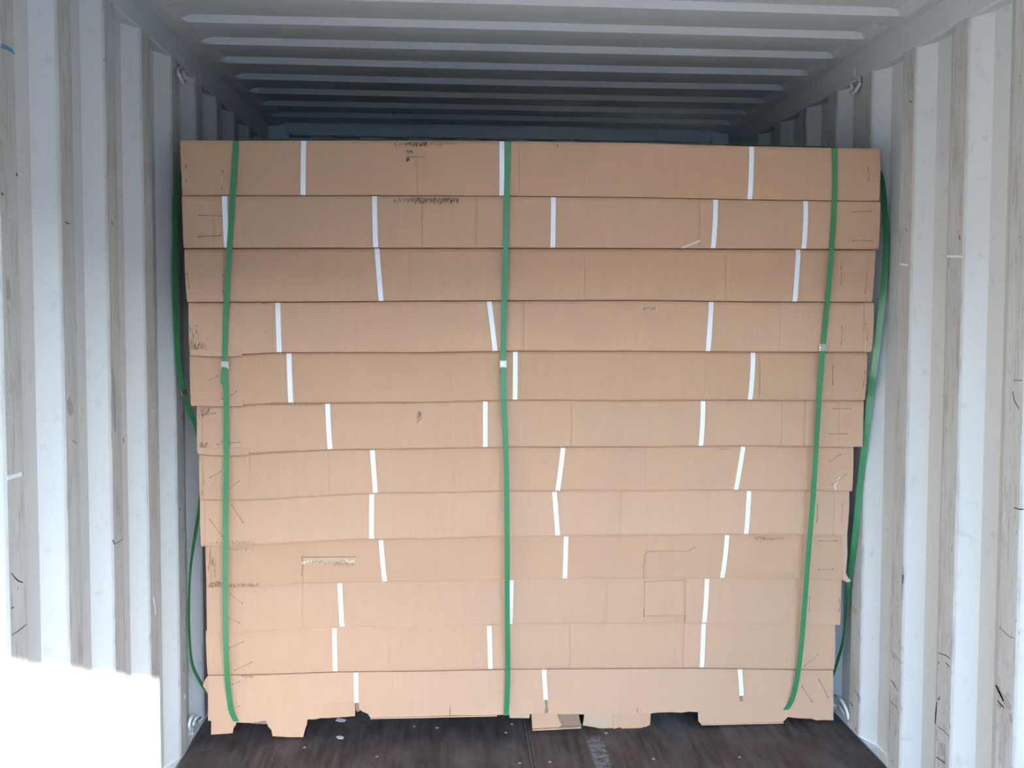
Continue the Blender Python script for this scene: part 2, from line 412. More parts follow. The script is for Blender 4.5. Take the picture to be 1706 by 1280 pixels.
# ------------------------------------------------------------------ cartons
YR = [2.778, 2.776, 2.800, 2.816, 2.845, 2.876, 2.915, 2.940, 2.970, 2.998, 3.020, 3.035]
DEPTH = 1.18
B = [  # photo heights of the lines between the layers
 [(300, 233.7), (700, 234), (850, 235), (1060, 238), (1250, 243.5), (1385, 246), (1467, 247.5)],
 [(304, 325.8), (700, 326), (850, 327), (1060, 329), (1250, 333), (1465, 335.5)],
 [(307, 413.5), (500, 413), (850, 413), (1060, 413.5), (1250, 414.6), (1465, 415.5)],
 [(311, 504), (500, 503.5), (700, 501.7), (1060, 500.5), (1250, 503), (1455, 504)],
 [(313, 591), (400, 591), (465, 588), (600, 587.5), (700, 588), (850, 585.3), (1060, 585.3), (1300, 587), (1452, 587.3)],
 [(318, 676), (400, 675.5), (480, 672), (700, 671), (850, 667), (1060, 667.5), (1250, 667), (1440, 668.3)],
 [(328, 756), (412, 756.5), (550, 749.5), (700, 748), (850, 745), (1060, 745), (1250, 743), (1420, 745.5)],
 [(333, 834), (410, 834), (500, 829), (620, 822.5), (700, 822), (850, 819), (1060, 818), (1200, 817), (1350, 818), (1420, 819.5)],
 [(335, 911.5), (400, 910), (500, 904), (600, 899), (700, 898.5), (850, 894), (1060, 892), (1250, 890.5), (1410, 893)],
 [(345, 979), (430, 979), (500, 972), (640, 970), (700, 969), (850, 966), (1000, 964), (1150, 963.5), (1300, 965), (1400, 967)],
 [(345, 1055.5), (400, 1055), (480, 1049), (570, 1045), (700, 1045), (850, 1041), (1000, 1039), (1150, 1038), (1300, 1040), (1400, 1042)],
 [(345, 1125.5), (450, 1123.5), (560, 1119.5), (700, 1118), (850, 1115), (1000, 1114), (1150, 1113), (1300, 1115), (1390, 1116)],
 [(346, 1201), (392, 1204), (419, 1205), (446, 1200), (512, 1199), (592, 1193), (616, 1196), (740, 1192), (828, 1191.7), (883, 1190), (1084, 1189), (1147, 1186), (1308, 1184), (1388, 1183)]]
EL = [(300, 304), (303, 306), (307, 311.5), (314, 316), (315.5, 318), (328, 328.5), (332, 333), (333, 335), (342, 344), (344, 345), (343, 346), (346, 347)]
ER = [(1466, 1465), (1467, 1464), (1459, 1453), (1456, 1452), (1445, 1441), (1439, 1437), (1422, 1420), (1415, 1411), (1411, 1408), (1402, 1400), (1391, 1390), (1388, 1388)]
WS = [  # white straps: photo x at top and bottom of the layer
 [(506, 505), (836, 836), (1252, 1249)], [(374, 378), (624, 626), (922, 921), (1192, 1188), (1342, 1339)], [(628, 635), (1330, 1324)],
 [(463, 465.5), (815, 825), (1185, 1179.5)], [(481.5, 484.5), (858.5, 858), (1254.5, 1249.5)], [(546, 550), (808.5, 808.5), (1171, 1167.5)],
 [(620.5, 625.5), (938, 929), (1238, 1226)], [(619.5, 619), (923.5, 929), (1247.5, 1243)], [(634.5, 641), (943, 941), (1211, 1203)],
 [(566.5, 570), (852, 850), (1177.5, 1173)], [(557.5, 558.5), (815, 817), (1172, 1169)], [(593, 594), (906, 909), (1232, 1234.5)]]
CREASE = [  # photo x, start and end along the height (0 top, 1 bottom), depth in mm
 [(695, .35, 1, 3), (866, .3, 1, 2.5), (973, .45, 1, 1.2), (401, .1, 1, 1.5)],
 [(703, .1, 1, 3.5), (794, 0, 1, 3), (1166, 0, 1, 3), (354, .2, .9, 1.5)],
 [(683, .15, 1, 2.5), (975, .2, 1, 2.0), (1210, .1, 1, 2.5), (592, .1, .9, 1), (373, 0, 1, 2.5)],
 [(873, 0, 1, 3), (455, 0, 1, 1.5), (1300, 0, 1, .8), (1440, 0, 1, 2)],
 [(474, 0, 1, 1.5), (1175, 0, 1, .8), (1266, 0, 1, 1.5)],
 [(953, .1, 1, 3), (1303, .1, 1, 1.5), (336, 0, 1, 2.5), (1342, 0, 1, 2.5), (1398, 0, 1, 2)],
 [(549, .1, 1, 1.2), (757, .1, .9, 1), (1077, .1, 1, 1.5), (338, 0, 1, 2), (415, 0, .6, 2)],
 [(1035, 0, 1, 2.5), (757, .3, 1, 1), (684, .8, 1, 2.5), (1390, 0, 1, 2), (340, 0, 1, 1.5)],
 [(504, .35, 1, 3), (1076, .35, 1, 2.5), (1245, .2, .8, .8), (350, 0, 1, 2.5)],
 [(505, 0, 1, 2.5), (1006, 0, 1, 3), (1011, .1, 1, 2), (1074, 0, 1, 2), (1141, 0, 1, 2.5)],
 [(950, 0, 1, 3), (1140, 0, 1, 2.5), (649, .4, 1, 2.5), (1257, 0, 1, 1.2), (380, 0, 1, 1.5)],
 [(750, .6, 1, 2.5), (1146, 0, .7, 2), (1063, .7, 1, 2.0), (393, 0, 1, 1.5)]]

ORD = ['topmost', 'second from the top', 'third from the top', 'fourth from the top', 'fifth from the top', 'sixth from the top',
       'seventh from the top', 'eighth from the top', 'fourth from the bottom', 'third from the bottom', 'second from the bottom', 'lowest']
LOOK = ['with black smudged print on its edge', 'bound by five white straps', 'with only two white straps',
        'with dark rubbed left edge', 'under the middle strap seal', 'with a small dark scribble',
        'with two slanting white straps', 'above the torn hand slot', 'with a torn hand slot',
        'with embossed square right of centre', 'resting on the torn lowest carton', 'with torn flaps hanging to the floor']

def zpt(i, px, b):  # world height of boundary b for layer i at photo x
    return at(px, interp(B[b], px), 1, YR[i]).z

class Carton: pass
cartons = []
def ridge(i, x, t): return .0025*math.sin(x*5.1+i*1.7)*math.sin(math.pi*t) - .003*math.sin(math.pi*t)

def build_carton(i):
    c = Carton(); y0 = YR[i]
    root = empty('carton', (1.18, y0, 0), label='brown carton %s, %s of the stack' % (LOOK[i], ORD[i]), category='carton',
                 group='strapped brown cartons stacked in the container')
    base = Vector((1.18, y0, 0))
    p0 = at(EL[i][0], interp(B[i], EL[i][0]), 1, y0); p1 = at(EL[i][1], interp(B[i+1], EL[i][1]), 1, y0)
    q0 = at(ER[i][0], interp(B[i], ER[i][0]), 1, y0); q1 = at(ER[i][1], interp(B[i+1], ER[i][1]), 1, y0)
    pxs = [EL[i][0] + (ER[i][0]-EL[i][0])*k/44 for k in range(45)]
    cr = {}
    for cx, a, b_, d in CREASE[i]:
        pxs = [p for p in pxs if abs(p-cx) > 6]
        for dx, f in ((-4, 0), (-1.6, .35), (0, 1), (1.6, .35), (4, 0)):
            pxs.append(cx+dx); cr[cx+dx] = (a, b_, d*f/1000)
    pxs.sort()
    # layer heights follow the sagging lines of the photograph; lower layers rest under the ones above
    yt = YR[i-1] if i else y0
    def ztop(px): return (at(px, interp(B[i], px), 1, yt).z - ((.0012 if i < 7 else .0004) if i else 0))
    def zbot(px): return at(px, interp(B[i+1], px), 1, y0).z + (.0012 if i < 7 else .0004)
    ts = [0, .02, .06, .14, .28, .45, .62, .78, .90, .965, .99, 1]
    last = (i == 11)
    x_l = lambda t: p0.x + (p1.x-p0.x)*t; x_r = lambda t: q0.x + (q1.x-q0.x)*t
    X0, X1 = at(pxs[0], 600, 1, y0).x, at(pxs[-1], 600, 1, y0).x
    er = .0035 if i < 5 else (.0022 if i < 8 else .0012)
    def fpt(px, t, off=0.0):
        u = (px-pxs[0])/(pxs[-1]-pxs[0])
        zt, zb = ztop(px), zbot(px)
        if last: zb = max(zb, .098) if off == 0 else zb
        z = zt + (zb-zt)*t
        xx = at(px, (interp(B[i], px)+interp(B[i+1], px))/2, 1, y0).x
        if px <= pxs[0]+.01: xx = x_l(t)
        if px >= pxs[-1]-.01: xx = x_r(t)
        round_ = er*(max(0, .06-t)/.06)**2 + er*(max(0, t-.94)/.06)**2
        d = 0
        if px in cr:
            a, b_, dd = cr[px]
            if a-.02 <= t <= b_+.02: d = dd
        return Vector((xx, y0 + round_ + ridge(i, xx, t) + d - off + (.012 if last and off == 0 else 0), z))
    c.fpt = fpt; c.i = i; c.root = root; c.base = base; c.ztop = ztop; c.zbot = zbot
    bm = bmesh.new()
    G = [[bm.verts.new(fpt(px, t)-base) for px in pxs] for t in ts]
    for r in range(len(ts)-1):
        for k in range(len(pxs)-1): bm.faces.new((G[r][k], G[r][k+1], G[r+1][k+1], G[r+1][k]))
    loop = G[0] + [g[-1] for g in G[1:]] + G[-1][-2::-1] + [g[0] for g in G[-2:0:-1]]
    bk = [bm.verts.new(Vector((v.co.x, DEPTH + (3.0-y0)*.6, v.co.z))) for v in loop]
    for k in range(len(loop)):
        j = (k+1) % len(loop); bm.faces.new((loop[k], bk[k], bk[j], loop[j]))
    bm.faces.new(bk[::-1])
    c.body = bm_obj('body', bm, CB[i % 4], root)
    return c

def face_point(c, px, py, off=.0018):
    """point on the carton's front face seen at a photo pixel"""
    zt, zb = c.ztop(px), c.zbot(px)
    p = at(px, py, 1, YR[c.i]); t = min(max((zt-p.z)/(zt-zb), 0), 1)
    rd = .0035*(max(0, .06-t)/.06)**2 + .0035*(max(0, t-.94)/.06)**2
    return Vector((p.x, YR[c.i] + rd + ridge(c.i, p.x, t) - off, p.z))

for i in range(12):
    c = build_carton(i); cartons.append(c)
    # white strapping
    for xt, xb in WS[i]:
        yt_, yb_ = interp(B[i], xt)+1.2, interp(B[i+1], xb)-1.2
        if i == 11: yb_ = {593: 1170, 906: 1165, 1232: 1158}[xt]
        pts = [face_point(c, xt+(xb-xt)*k/8, yt_+(yb_-yt_)*k/8, .0022 if i < 11 else .0030)-c.base for k in range(9)]
        bend = .010
        pts = [pts[0]+Vector((0, bend, .0006))] + pts + [pts[-1]+Vector((0, bend, -.0006))]
        bm = bmesh.new(); ribbon(bm, pts, (1, 0, 0), .0155, .0012); bm_obj('white_strap', bm, M['white'], c.root)

# staples at both ends of the cartons (photo pixels)
ST = {0: [(310.5, 279, 310.5, 299), (371, 288, 370, 312), (1445, 283, 1446, 297)],
 1: [(336, 359, 366, 360), (334, 394.5, 364, 393), (1422, 353, 1448, 352), (1424, 401, 1450, 401)],
 2: [(372, 462, 372, 484), (313, 460, 316, 478), (1401, 448, 1401, 470), (1444, 458, 1441, 486)],
 3: [(1401, 547, 1401, 571), (1441, 542, 1443, 562)],
 4: [(352, 632, 360, 628), (362, 669, 368, 666), (388, 657, 392, 654), (1386, 613, 1386, 637), (1440, 622, 1438, 638)],
 5: [(340, 691, 356, 689), (366, 740, 374, 739), (385, 738, 396, 737), (1391, 681, 1414, 681), (1385, 723, 1408, 723)],
 6: [(353, 794, 366, 787), (383, 814, 397, 803), (1384, 768, 1398, 758), (1388, 806, 1407, 792)],
 7: [(352, 868, 369, 891), (388, 844, 404, 868), (1361, 844, 1360, 866), (1402, 842, 1401, 864)],
 8: [(1367, 901, 1391, 901), (1366, 949, 1384, 948)],
 9: [(386, 991, 402, 1003), (383, 1030, 397, 1036), (1348, 998, 1348, 1015), (1398, 1002, 1398, 1016)],
 10: [(385, 1078, 403, 1070), (393, 1116, 418, 1104), (1342, 1108, 1360, 1092)],
 11: [(406, 1126, 418, 1127), (389, 1139, 397, 1136), (383, 1181, 397, 1177), (1336, 1144, 1350, 1166), (1364, 1133, 1377, 1158)]}
for i, lst in ST.items():
    c = cartons[i]
    for n_, (x0, y0, x1, y1) in enumerate(lst):
        a = face_point(c, x0, y0, .0020); b_ = face_point(c, x1, y1, .0020); d = (b_-a)
        if i == 11: a.y -= .002; b_.y -= .002
        bm = bmesh.new()
        tube(bm, [a+Vector((0, .006, 0))-c.base, a-c.base, (a+b_)/2+Vector((0, -.0012, 0))-c.base, b_-c.base, b_+Vector((0, .006, 0))-c.base], .0011, 6)
        s = bm_obj('staple', bm, M['metal'] if (i == 0 and x0 < 400) else M['staple'], c.root, True)
        nn = Vector((-d.z, 0, d.x)).normalized()*.0015
        for q, e in ((a, -1), (b_, 1)):
            bm = bmesh.new(); q2 = q + d.normalized()*(e*.005) + Vector((0, .0013, 0))
            slab(bm, [q2-c.base+d.normalized()*.004, q2-c.base+nn, q2-c.base-d.normalized()*.004, q2-c.base-nn], (0, -.0004, 0))
            bm_obj('staple_hole_shade', bm, M['hole'], s)  # flat dark slab, the shade of the puncture put in as colour

# rubbed print, flute marks and smudges (flat ink on the face)
def ticks(c, x0, x1, y0, y1, n, h, m='ink', wd=.0022, name='smudged_print', slant=0.0):
    bm = bmesh.new()
    for k in range(n):
        x = x0+(x1-x0)*(k+random.random()*.8)/n; yy = y0+(y1-y0)*random.random()
        hh = h*random.uniform(.3, 1); w_ = wd*random.uniform(.5, 1.3)
        p = face_point(c, x, yy, .0022)-c.base; q = face_point(c, x+slant*hh, yy+hh, .0022)-c.base
        wv = Vector((w_/2, 0, 0))
        slab(bm, [p-wv*.6, p+wv, q+wv*.8, q-wv], (0, -.0003, 0))
    return bm_obj(name, bm, M[m], c.root, kind='stuff')
ticks(cartons[0], 676, 712, 236, 240, 22, 7, 'hole'); ticks(cartons[0], 656, 764, 237, 242, 40, 5)
ticks(cartons[0], 677, 686, 250, 254, 5, 5, 'hole', .003, slant=1); ticks(cartons[0], 677, 683, 263, 266, 4, 8, 'hole', .0025)
ticks(cartons[1], 678, 764, 330, 334, 40, 8, 'hole', .0016); ticks(cartons[1], 655, 765, 329, 336, 45, 6)
ticks(cartons[1], 690, 750, 329, 331, 14, 4, 'hole')
ticks(cartons[3], 316, 332, 540, 575, 22, 9, 'ink', .0016); ticks(cartons[3], 318, 345, 570, 580, 26, 8, 'hole', .0012)
ticks(cartons[3], 1070, 1092, 511, 513, 12, 6, 'ink', .0015); ticks(cartons[3], 435, 447, 504.5, 505.5, 6, 2, 'hole')
ticks(cartons[5], 450, 540, 672.5, 674, 36, 3, 'ink', .0018); ticks(cartons[5], 696, 703, 685, 700, 12, 9, 'ink', .002, slant=-.3)
ticks(cartons[5], 333, 347, 735, 742, 12, 9, 'hole', .0014); ticks(cartons[5], 332, 350, 678, 690, 16, 9, 'ink', .0016)
ticks(cartons[6], 1200, 1216, 747, 748, 8, 3, 'ink'); ticks(cartons[6], 336, 342, 780, 825, 8, 10, 'ink', .0012)
ticks(cartons[7], 350, 425, 900, 904, 26, 5, 'ink', .0018); ticks(cartons[8], 375, 425, 912, 914, 16, 5, 'ink', .002)
ticks(cartons[8], 346, 360, 918, 950, 14, 14, 'ink', .0014); ticks(cartons[8], 348, 432, 971, 975, 54, 6, 'ink', .0018); ticks(cartons[8], 352, 372, 968, 971, 14, 5, 'hole', .0014)
ticks(cartons[8], 1258, 1305, 894, 897, 26, 5, 'ink', .0014); ticks(cartons[8], 1255, 1275, 893, 895, 10, 4, 'hole', .0012)
ticks(cartons[11], 405, 420, 1124, 1128, 6, 3, 'ink')
def line_mark(c, pts, wd, m='ink', name='scuff'):
    bm = bmesh.new(); ribbon(bm, [face_point(c, x, y, .0022)-c.base for x, y in pts], (0, 0, 1) if abs(pts[0][0]-pts[-1][0]) > abs(pts[0][1]-pts[-1][1]) else (1, 0, 0), wd, .0003)
    bm_obj(name, bm, M[m], c.root)
line_mark(cartons[0], [(678, 262), (690, 262), (708, 262.5)], .0015)
line_mark(cartons[0], [(928, 240), (929, 247)], .003)
line_mark(cartons[1], [(1136, 413), (1150, 408), (1166, 401)], .006, 'pale', 'torn_paper')
line_mark(cartons[4], [(1265, 610), (1264, 660)], .0012)
line_mark(cartons[6], [(1399, 795), (1390, 808), (1392, 816)], .006, 'pale', 'torn_paper')

# torn hand slot and embossed panels
c = cartons[8]
bm = bmesh.new(); pts = [(503, 929), (548, 928), (593, 927.5), (594, 936), (580, 939), (560, 937), (540, 939), (520, 940), (506, 939)]
slab(bm, [face_point(c, x, y, .0016)-c.base for x, y in pts], (0, -.0006, 0)); slot = bm_obj('hand_slot', bm, M['card_in'], c.root, label='torn hand slot')
ticks(c, 505, 592, 931, 937, 30, 4, 'ink', .002, 'torn_fibre'); ticks(c, 504, 520, 932, 936, 9, 5, 'pale', .004, 'torn_fibre'); ticks(c, 577, 592, 931, 935, 9, 5, 'pale', .004, 'torn_fibre')
ticks(c, 556, 590, 936, 938, 22, 7, 'ink', .0012)
line_mark(c, [(503, 928), (548, 927.5), (594, 927)], .0015, 'hole'); line_mark(c, [(504, 928), (504.5, 945), (503, 960)], .002, 'ink')
def emboss(c, pts, r=.0022):
    bm = bmesh.new(); tube(bm, [face_point(c, x, y, .0002)-c.base for x, y in pts], r, 6); bm_obj('embossed_edge', bm, CB[c.i % 4], c.root, True)
emboss(c, [(1072, 962), (1071, 940), (1073, 924), (1080, 919), (1110, 918), (1144, 919), (1158, 911)])
emboss(cartons[9], [(1072, 1028), (1074, 970), (1140, 967), (1142, 1000), (1141, 1034)])
emboss(cartons[9], [(1075, 1026), (1110, 1026), (1140, 1025)], .0014)

# lid lips that step down at the left ends
for i, xe, yl in ((3, 403.5, 594.5), (4, 405.5, 677.5), (5, 415, 759.5)):
    c = cartons[i]; x0 = EL[i][1]+1
    pts = [(x0, interp(B[i+1], x0)-10), (xe, interp(B[i+1], xe)-9), (xe, interp(B[i+1], xe)+1.5), (xe-14, yl-1), ((x0+xe)/2+18, yl), (x0+20, yl-1.2), (x0, interp(B[i+1], x0)+.5)]
    bm = bmesh.new(); slab(bm, [at(x, y, 1, YR[i]-.0035)-c.base for x, y in pts], (0, .003, 0)); bm_obj('lid_lip', bm, CB[i % 4], c.root)
# torn corner at the right end of the hand-slot carton
c = cartons[8]
bm = bmesh.new(); slab(bm, [at(x, y, 1, YR[8]-.004)-c.base for x, y in [(1402, 893), (1411, 891), (1412, 925), (1409, 955), (1413, 963), (1418, 968), (1412, 971), (1404, 967)]], (0, .003, 0))
bm_obj('torn_corner', bm, M['card_in'], c.root)

# lowest carton: outer sleeve with strap slits and torn fork openings, hanging flaps
c = cartons[11]
def sheet(name, pts, y, m, th=.004, parent=None):
    bm = bmesh.new(); slab(bm, [at(px, py, 1, y)-c.base for px, py in pts], (0, th, 0))
    o = bm_obj(name, bm, m, parent or c.root); return o
top = [(x, interp(B[11], x)+1.2) for x in (346.5, 450, 560, 700, 850, 1000, 1150, 1300, 1388)]
low = [(1388.5, 1200.5), (1374, 1200), (1360, 1200.5), (1352, 1198), (1345, 1197.5), (1330, 1197), (1312, 1195), (1309, 1199), (1304, 1203), (1240, 1205), (1168, 1207), (1163.5, 1202), (1163, 1187), (1147, 1186), (1135, 1188),
       (1120, 1187), (1098, 1187.5), (1084, 1189), (1063, 1190), (1062, 1176), (1061.4, 1190), (1010, 1190), (990, 1192), (960, 1190), (940, 1190.5), (914, 1189), (912, 1182), (911.5, 1165), (907, 1165), (909, 1178), (907.5, 1188),
       (883, 1190), (828, 1191.7), (750.5, 1192), (750, 1170), (749.3, 1192.3), (690, 1194), (617, 1196.5), (613, 1190), (604, 1186), (598, 1182), (597.5, 1170), (592, 1170), (591.5, 1193), (560, 1195), (535, 1196.5), (525, 1199), (512, 1199), (446, 1200), (419, 1205), (392, 1204), (346.5, 1201)]
sheet('sleeve', top + low, YR[11]-.002, CB[3])
for m, y, pts in [
    (CB[3], 3.040, [(352, 1198), (394, 1200), (393, 1208), (389, 1214), (387.5, 1222), (372, 1223), (351.5, 1224.5)]),
    (CB[3], 3.036, [(446, 1196), (513, 1195), (511, 1208), (508, 1216), (505, 1228.5), (480, 1228.5), (454, 1227), (452, 1216)]),
    ('card_in', 3.050, [(442, 1199), (449, 1200), (455, 1220), (447, 1211)]),
    ('card_dark', 3.055, [(417, 1200), (447, 1199), (446, 1207), (420, 1206)]),
    (CB[1], 3.031, [(538, 1177), (548, 1172), (570, 1171), (591.5, 1171), (591.5, 1193.5), (560, 1196), (537, 1197)]),
    ('card_in', 3.045, [(848, 1189), (883, 1187), (882, 1197), (849, 1196.5)]),
    (CB[0], 3.040, [(885, 1186), (927, 1187), (932, 1201), (936, 1208), (930, 1213.5), (887, 1216)]),
    ('card_dark', 3.046, [(926, 1187), (964, 1188), (966, 1200), (969.5, 1211), (928, 1214), (930, 1204)]),
    ('card_in', 3.046, [(974, 1188), (1000, 1188), (1024, 1190), (1023, 1216), (1003, 1214.5), (990, 1212), (971, 1209)]),
    (CB[1], 3.040, [(1022, 1186), (1064, 1186), (1072, 1212), (1062, 1216.5), (1040, 1217), (1033, 1212), (1022, 1215)]),
    (CB[0], 3.046, [(1062, 1186), (1084.5, 1186), (1083, 1208), (1073, 1213), (1065, 1200)]),
    (CB[2], 3.050, [(346.5, 1126), (346.5, 1156), (338, 1143), (341, 1134)])]:
    sheet('torn_flap', pts, y, M[m] if isinstance(m, str) else m, .004)
for pts in ([(1231.5, 1158), (1237.5, 1158), (1237, 1164), (1238.5, 1168), (1234, 1170), (1232.5, 1166)], [(907, 1165), (912, 1165), (912.5, 1176), (914, 1185), (912, 1188.5), (908, 1189), (909, 1178)], [(592.5, 1171), (598, 1171), (598, 1180), (600, 1184), (596, 1187), (593, 1184)]):
    sheet('strap_slit_shade', pts, YR[11]-.0026, M['card_dark'], .0005)  # dark sheet paints in the shade inside each slit
line_mark(c, [(1163, 1184.5), (1210, 1184.5), (1260, 1184), (1308, 1183.5)], .0016, 'card_dark', 'fold'); line_mark(c, [(1310, 1183.5), (1350, 1183), (1388, 1182.5)], .0014, 'card_dark', 'fold')
for x0, x1, ya, yb in ((1168, 1305, 1207, 1204), (887, 968, 1216, 1212), (617, 828, 1196.5, 1192)):
    bm = bmesh.new(); a = at(x0, ya, 1, 3.034)-c.base; b_ = at(x1, yb, 1, 3.034)-c.base
    a.z = max(a.z, .0035); b_.z = max(b_.z, .0035)
    ribbon(bm, [a, (a+b_)/2, b_], (0, 1, 0), .010, .004); bm_obj('fluted_edge', bm, M['card_in'], c.root)

# low pallet under the lowest carton
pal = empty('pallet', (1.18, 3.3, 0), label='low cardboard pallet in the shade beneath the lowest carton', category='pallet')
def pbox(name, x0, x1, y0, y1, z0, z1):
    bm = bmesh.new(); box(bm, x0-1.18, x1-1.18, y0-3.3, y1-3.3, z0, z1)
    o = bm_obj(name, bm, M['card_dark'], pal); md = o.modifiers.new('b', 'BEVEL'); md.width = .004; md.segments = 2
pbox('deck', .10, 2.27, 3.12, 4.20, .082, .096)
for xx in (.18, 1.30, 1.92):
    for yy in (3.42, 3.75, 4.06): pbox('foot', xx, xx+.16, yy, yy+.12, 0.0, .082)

# ------------------------------------------------------------------ green strapping
corners = []
for i in range(12):
    corners += [(at(853, interp(B[i], 853), 1, YR[i]).z, YR[i]), (at(853, interp(B[i+1], 853), 1, YR[i]).z, YR[i])]
corners.append((.06, 3.036))
env_up = []                                            # taut outline over the layers (convex towards the door)
for z, y in sorted(corners):
    while len(env_up) >= 2 and (env_up[-1][0]-env_up[-2][0])*(y-env_up[-2][1]) <= (env_up[-1][1]-env_up[-2][1])*(z-env_up[-2][0]): env_up.pop()
    env_up.append((z, y))
def strap_point(px, py):
    y = 2.85
    for _ in range(12): y = interp(env_up, at(px, py, 1, y).z)-.0075-.026*math.exp(-((at(px, py, 1, y).z-.72)/.42)**2)
    return at(px, py, 1, y)

def seal(parent, p, t, wd, off, size=.026):
    """crimped metal clip around the band"""
    t = Vector(t).normalized(); wd = Vector(wd).normalized(); nn = t.cross(wd)
    if nn.y > 0: nn = -nn
    bm = bmesh.new()
    prof = [(-.5, 0), (-.44, 1), (-.30, .9), (-.24, .25), (-.16, .25), (-.10, 1), (.10, 1), (.16, .25), (.24, .25), (.30, .9), (.44, 1), (.5, 0)]
    rows = []
    for s, h in prof:
        wv = .0105 + .0012*h
        rows.append([bm.verts.new(p + t*(s*size) + wd*(k*wv) + nn*(.0008+.0022*h*(1 if abs(k) < 1 else .4))) for k in (-1, -.8, 0, .8, 1)]
                    + [bm.verts.new(p + t*(s*size) + wd*(k*wv) - nn*.002) for k in (1, -1)])
    for A, B_ in zip(rows, rows[1:]):
        for k in range(7): bm.faces.new((A[k], A[(k+1) % 7], B_[(k+1) % 7], B_[k]))
    bm.faces.new(rows[0]); bm.faces.new(rows[-1][::-1])
    bm_obj('seal', bm, M['metal'], parent)

ZB = .072
def long_strap(label, px_pts, seal_at, tail=None):
    front = [strap_point(x, y) for x, y in px_pts]
    zt = front[0].z
    base = Vector((front[-1].x, front[-1].y, 0))
    e = empty('packing_strap', base, label=label, category='strap', group='green straps tied around the carton stack')
    f = smooth_line(front, 5)
    top_z = max(at(px_pts[0][0], interp(B[0], px_pts[0][0]), 1, YR[0]).z + .003, zt)
    yb = 2.778+DEPTH+.16
    x0 = front[0].x; x1 = front[-1].x
    loop = [Vector((x0, YR[0]+.012, top_z))] + f + [Vector((x1, front[-1].y+.03, ZB-.006)), Vector((x1, 3.6, ZB)), Vector((x1, 4.23, ZB)), Vector((x0, 4.235, 1.0)), Vector((x0, 4.22, top_z)), Vector((x0, 3.4, top_z))]
    bm = bmesh.new(); ribbon(bm, [p-base for p in loop], (1, 0, 0), .0175, .0011, True); bm_obj('band', bm, M['green'], e)
    sp = strap_point(*seal_at); a = strap_point(seal_at[0], seal_at[1]-10); b_ = strap_point(seal_at[0], seal_at[1]+10)
    seal(e, sp-base, a-b_, (1, 0, 0), 0)
    if tail:
        pts = smooth_line([strap_point(x, y)+Vector((0, -.0025-.004*k, 0)) for k, (x, y) in enumerate(tail)], 4)
        bm = bmesh.new(); ribbon(bm, [p-base for p in pts], (1, 0, 0), .0175, .0011); bm_obj('loose_tail', bm, M['green'], e)
    # dark plastic corner where the band folds over the top edge
    return e
long_strap('green plastic strap down the left end of the carton stack',
    [(393, 235.5), (392, 262), (388, 320), (384, 390), (379.5, 460), (376.5, 520), (375, 570), (374.5, 608), (376, 640), (377, 680), (377, 760), (376, 860), (375.5, 960), (375.5, 1040), (377, 1100), (380.5, 1150), (385.5, 1185), (393, 1202)],
    (374.5, 608), [(374.5, 612), (373.5, 625), (373.5, 640)])
long_strap('green plastic strap with a shiny highlight down the middle of the stack',
    [(846, 236), (845.5, 270), (844, 330), (843, 390), (841.5, 460), (839.5, 530), (838.5, 580), (838, 607), (838.5, 640), (840, 680), (842.5, 740), (844, 800), (845, 900), (845, 980), (845.5, 1050), (846, 1120), (844.5, 1170), (843, 1192)],
    (838.5, 607), [(838.5, 612), (838, 630), (838, 650), (838.5, 662)])
long_strap('green plastic strap slanting down the right end of the stack',
    [(1390.5, 248), (1391, 300), (1389.5, 350), (1384.5, 430), (1377.5, 510), (1371, 580), (1365.5, 650), (1360, 740), (1354.5, 830), (1347, 920), (1340.5, 1010), (1334, 1085), (1327.5, 1135), (1320, 1165), (1310, 1183)],
    (1371, 579), [(1370, 584), (1367, 610), (1364.5, 630)])

def cross_strap(label, left, right, name_seal=None):
    """band around the sides and top of the stack"""
    base = Vector((1.18, 2.9, 0))
    e = empty('packing_strap', base, label=label, category='strap', group='green straps tied around the carton stack')
    L_ = [at(x, y, 1, Y) for x, y, Y in left]; R_ = [at(x, y, 1, Y) for x, y, Y in right]
    for p in L_: p.x = max(p.x, .004)
    zt = 2.036
    tl = [Vector((.064, 2.868, 1.98)), Vector((.075, 2.868, zt)), Vector((.40, 2.868, zt+.019)), Vector((1.18, 2.868, zt+.024)), Vector((1.95, 2.868, zt+.025)), Vector((2.27, 2.86, zt+.012)), Vector((2.312, 2.85, 1.99))]
    pts = smooth_line(L_[::-1] + tl + R_, 5)
    wd = []
    for p in pts:
        if p.z > 2.03: wd.append((0, 1, 0))
        else:
            a = interp([(0, -.05), (.45, -.05), (.8, 1.0), (1.5, 1.0), (1.95, .3)] if p.x > 1 else [(0, .05), (.55, .1), (.95, .5), (1.6, .5), (1.95, .3)], p.z)   # the slack band twists towards the door
            wd.append((math.sin(a), (-1 if p.x > 1 else 1)*math.cos(a), 0))
    for k in range(1, len(wd)):
        if Vector(wd[k]).dot(Vector(wd[k-1])) < 0: wd[k] = tuple(-v for v in wd[k])
    bm = bmesh.new(); ribbon(bm, [p-base for p in pts], wd, .0205, .0011); bm_obj('band', bm, M['green'], e)
    if name_seal:
        i = min(range(len(pts)), key=lambda k: (pts[k]-name_seal).length)
        seal(e, pts[i]-base, pts[i-1]-pts[i+1], wd[i], 0)
    return e
left = [(292, 330, 2.88), (292, 395, 2.90), (291, 450, 2.90), (293, 540, 2.91), (298, 610, 2.93), (307, 655, 2.955), (318, 690, 2.97), (328, 715, 2.975), (337, 770, 3.0), (334, 835, 3.03),
        (327, 880, 3.04), (318, 940, 3.05), (313, 1000, 3.04), (313, 1060, 3.04), (320, 1105, 3.06), (333, 1135, 3.075), (350, 1160, 3.085)]
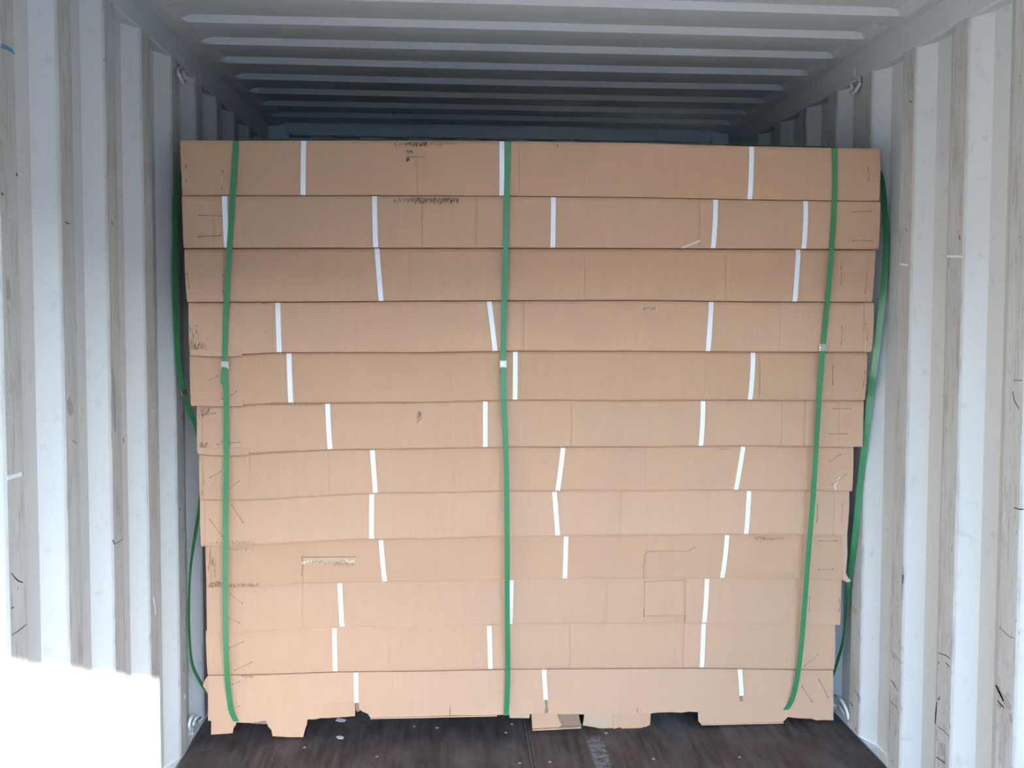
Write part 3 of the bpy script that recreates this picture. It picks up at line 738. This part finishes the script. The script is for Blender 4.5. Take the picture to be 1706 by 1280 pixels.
right = [(1467, 290, 2.835), (1473, 330, 2.845), (1476, 380, 2.845), (1475, 440, 2.845), (1470, 500, 2.845), (1463, 560, 2.85), (1456, 620, 2.86), (1450, 660, 2.882), (1441, 740, 2.908), (1434, 800, 2.935), (1427, 870, 2.958),
         (1420, 930, 2.985), (1414, 975, 3.0), (1410, 1020, 3.02), (1404, 1070, 3.04), (1396, 1100, 3.06), (1386, 1130, 3.07)]
cross_strap('green plastic strap bowed out between the carton sides and the walls', left, right, at(307, 655, 1, 2.955))

# ------------------------------------------------------------------ litter and the yard outside
for lab, pts in (('white paper scrap on the dark floor left of centre, nearer the cartons', [(559, 1201), (563, 1197), (569, 1198), (577, 1200), (574, 1203), (566, 1203)]),
                 ('flat white scrap on the dark floor left of centre, nearer the camera', [(560, 1228), (567, 1226.5), (573, 1229), (571, 1232), (563, 1231)])):
    p3 = [at(x, y, 2, .001) for x, y in pts]; b0 = p3[0].copy(); bm = bmesh.new()
    slab(bm, [p-b0 for p in p3], (0, 0, .0015)); o = bm_obj('paper_scrap', bm, M['paper'], None, label=lab, category='litter'); o.location = b0
bm = bmesh.new(); bmesh.ops.create_grid(bm, x_segments=8, y_segments=8, size=60)
o = bm_obj('ground', bm, M['ground'], kind='structure'); o.location = (0, -20, -1.25)

# unseen containers added across the yard, behind the camera: the low sky they hide is what keeps the roof and the top layers dim
M['blocker_blue'] = paint('faded blue sky blocker paint', (.05, .085, .13))
def add_sky_blocker(x0, z0, label):
    e = empty('sky_blocker_container', (x0, -10.8, z0), label=label, category='container', group='unseen containers added to block the low sky')
    bm = bmesh.new(); n = 22; lo = []; hi = []
    for k in range(n):
        xb = .08+k*.268
        for dx, d in ((0, 0), (.07, 0), (.135, -.036), (.203, -.036)):
            lo.append(bm.verts.new((xb+dx, d, .14))); hi.append(bm.verts.new((xb+dx, d, 2.47)))
    for k in range(len(lo)-1): bm.faces.new((lo[k], lo[k+1], hi[k+1], hi[k]))
    bm_obj('side_panel', bm, M['blocker_blue'], e)
    bm = bmesh.new(); box(bm, 0, 6.05, -2.4, .02, 2.47, 2.59); bm_obj('roof', bm, M['blocker_blue'], e)
    bm = bmesh.new(); box(bm, 0, 6.05, -2.4, .02, 0, .14); bm_obj('base', bm, M['blocker_blue'], e)
    for xa in (0, 5.92):
        bm = bmesh.new(); box(bm, xa, xa+.13, -2.4, .02, .14, 2.47); bm_obj('end_frame', bm, M['blocker_blue'], e)
for k, (x0, where) in enumerate(((-10.6, 'far left'), (-4.4, 'left of centre'), (1.8, 'right of centre'), (8.0, 'far right'))):
    add_sky_blocker(x0, -1.25, 'added sky-blocking blue container across the yard, bottom row, ' + where)
    add_sky_blocker(x0, 1.345, 'added sky-blocking blue container across the yard, top row, ' + where)
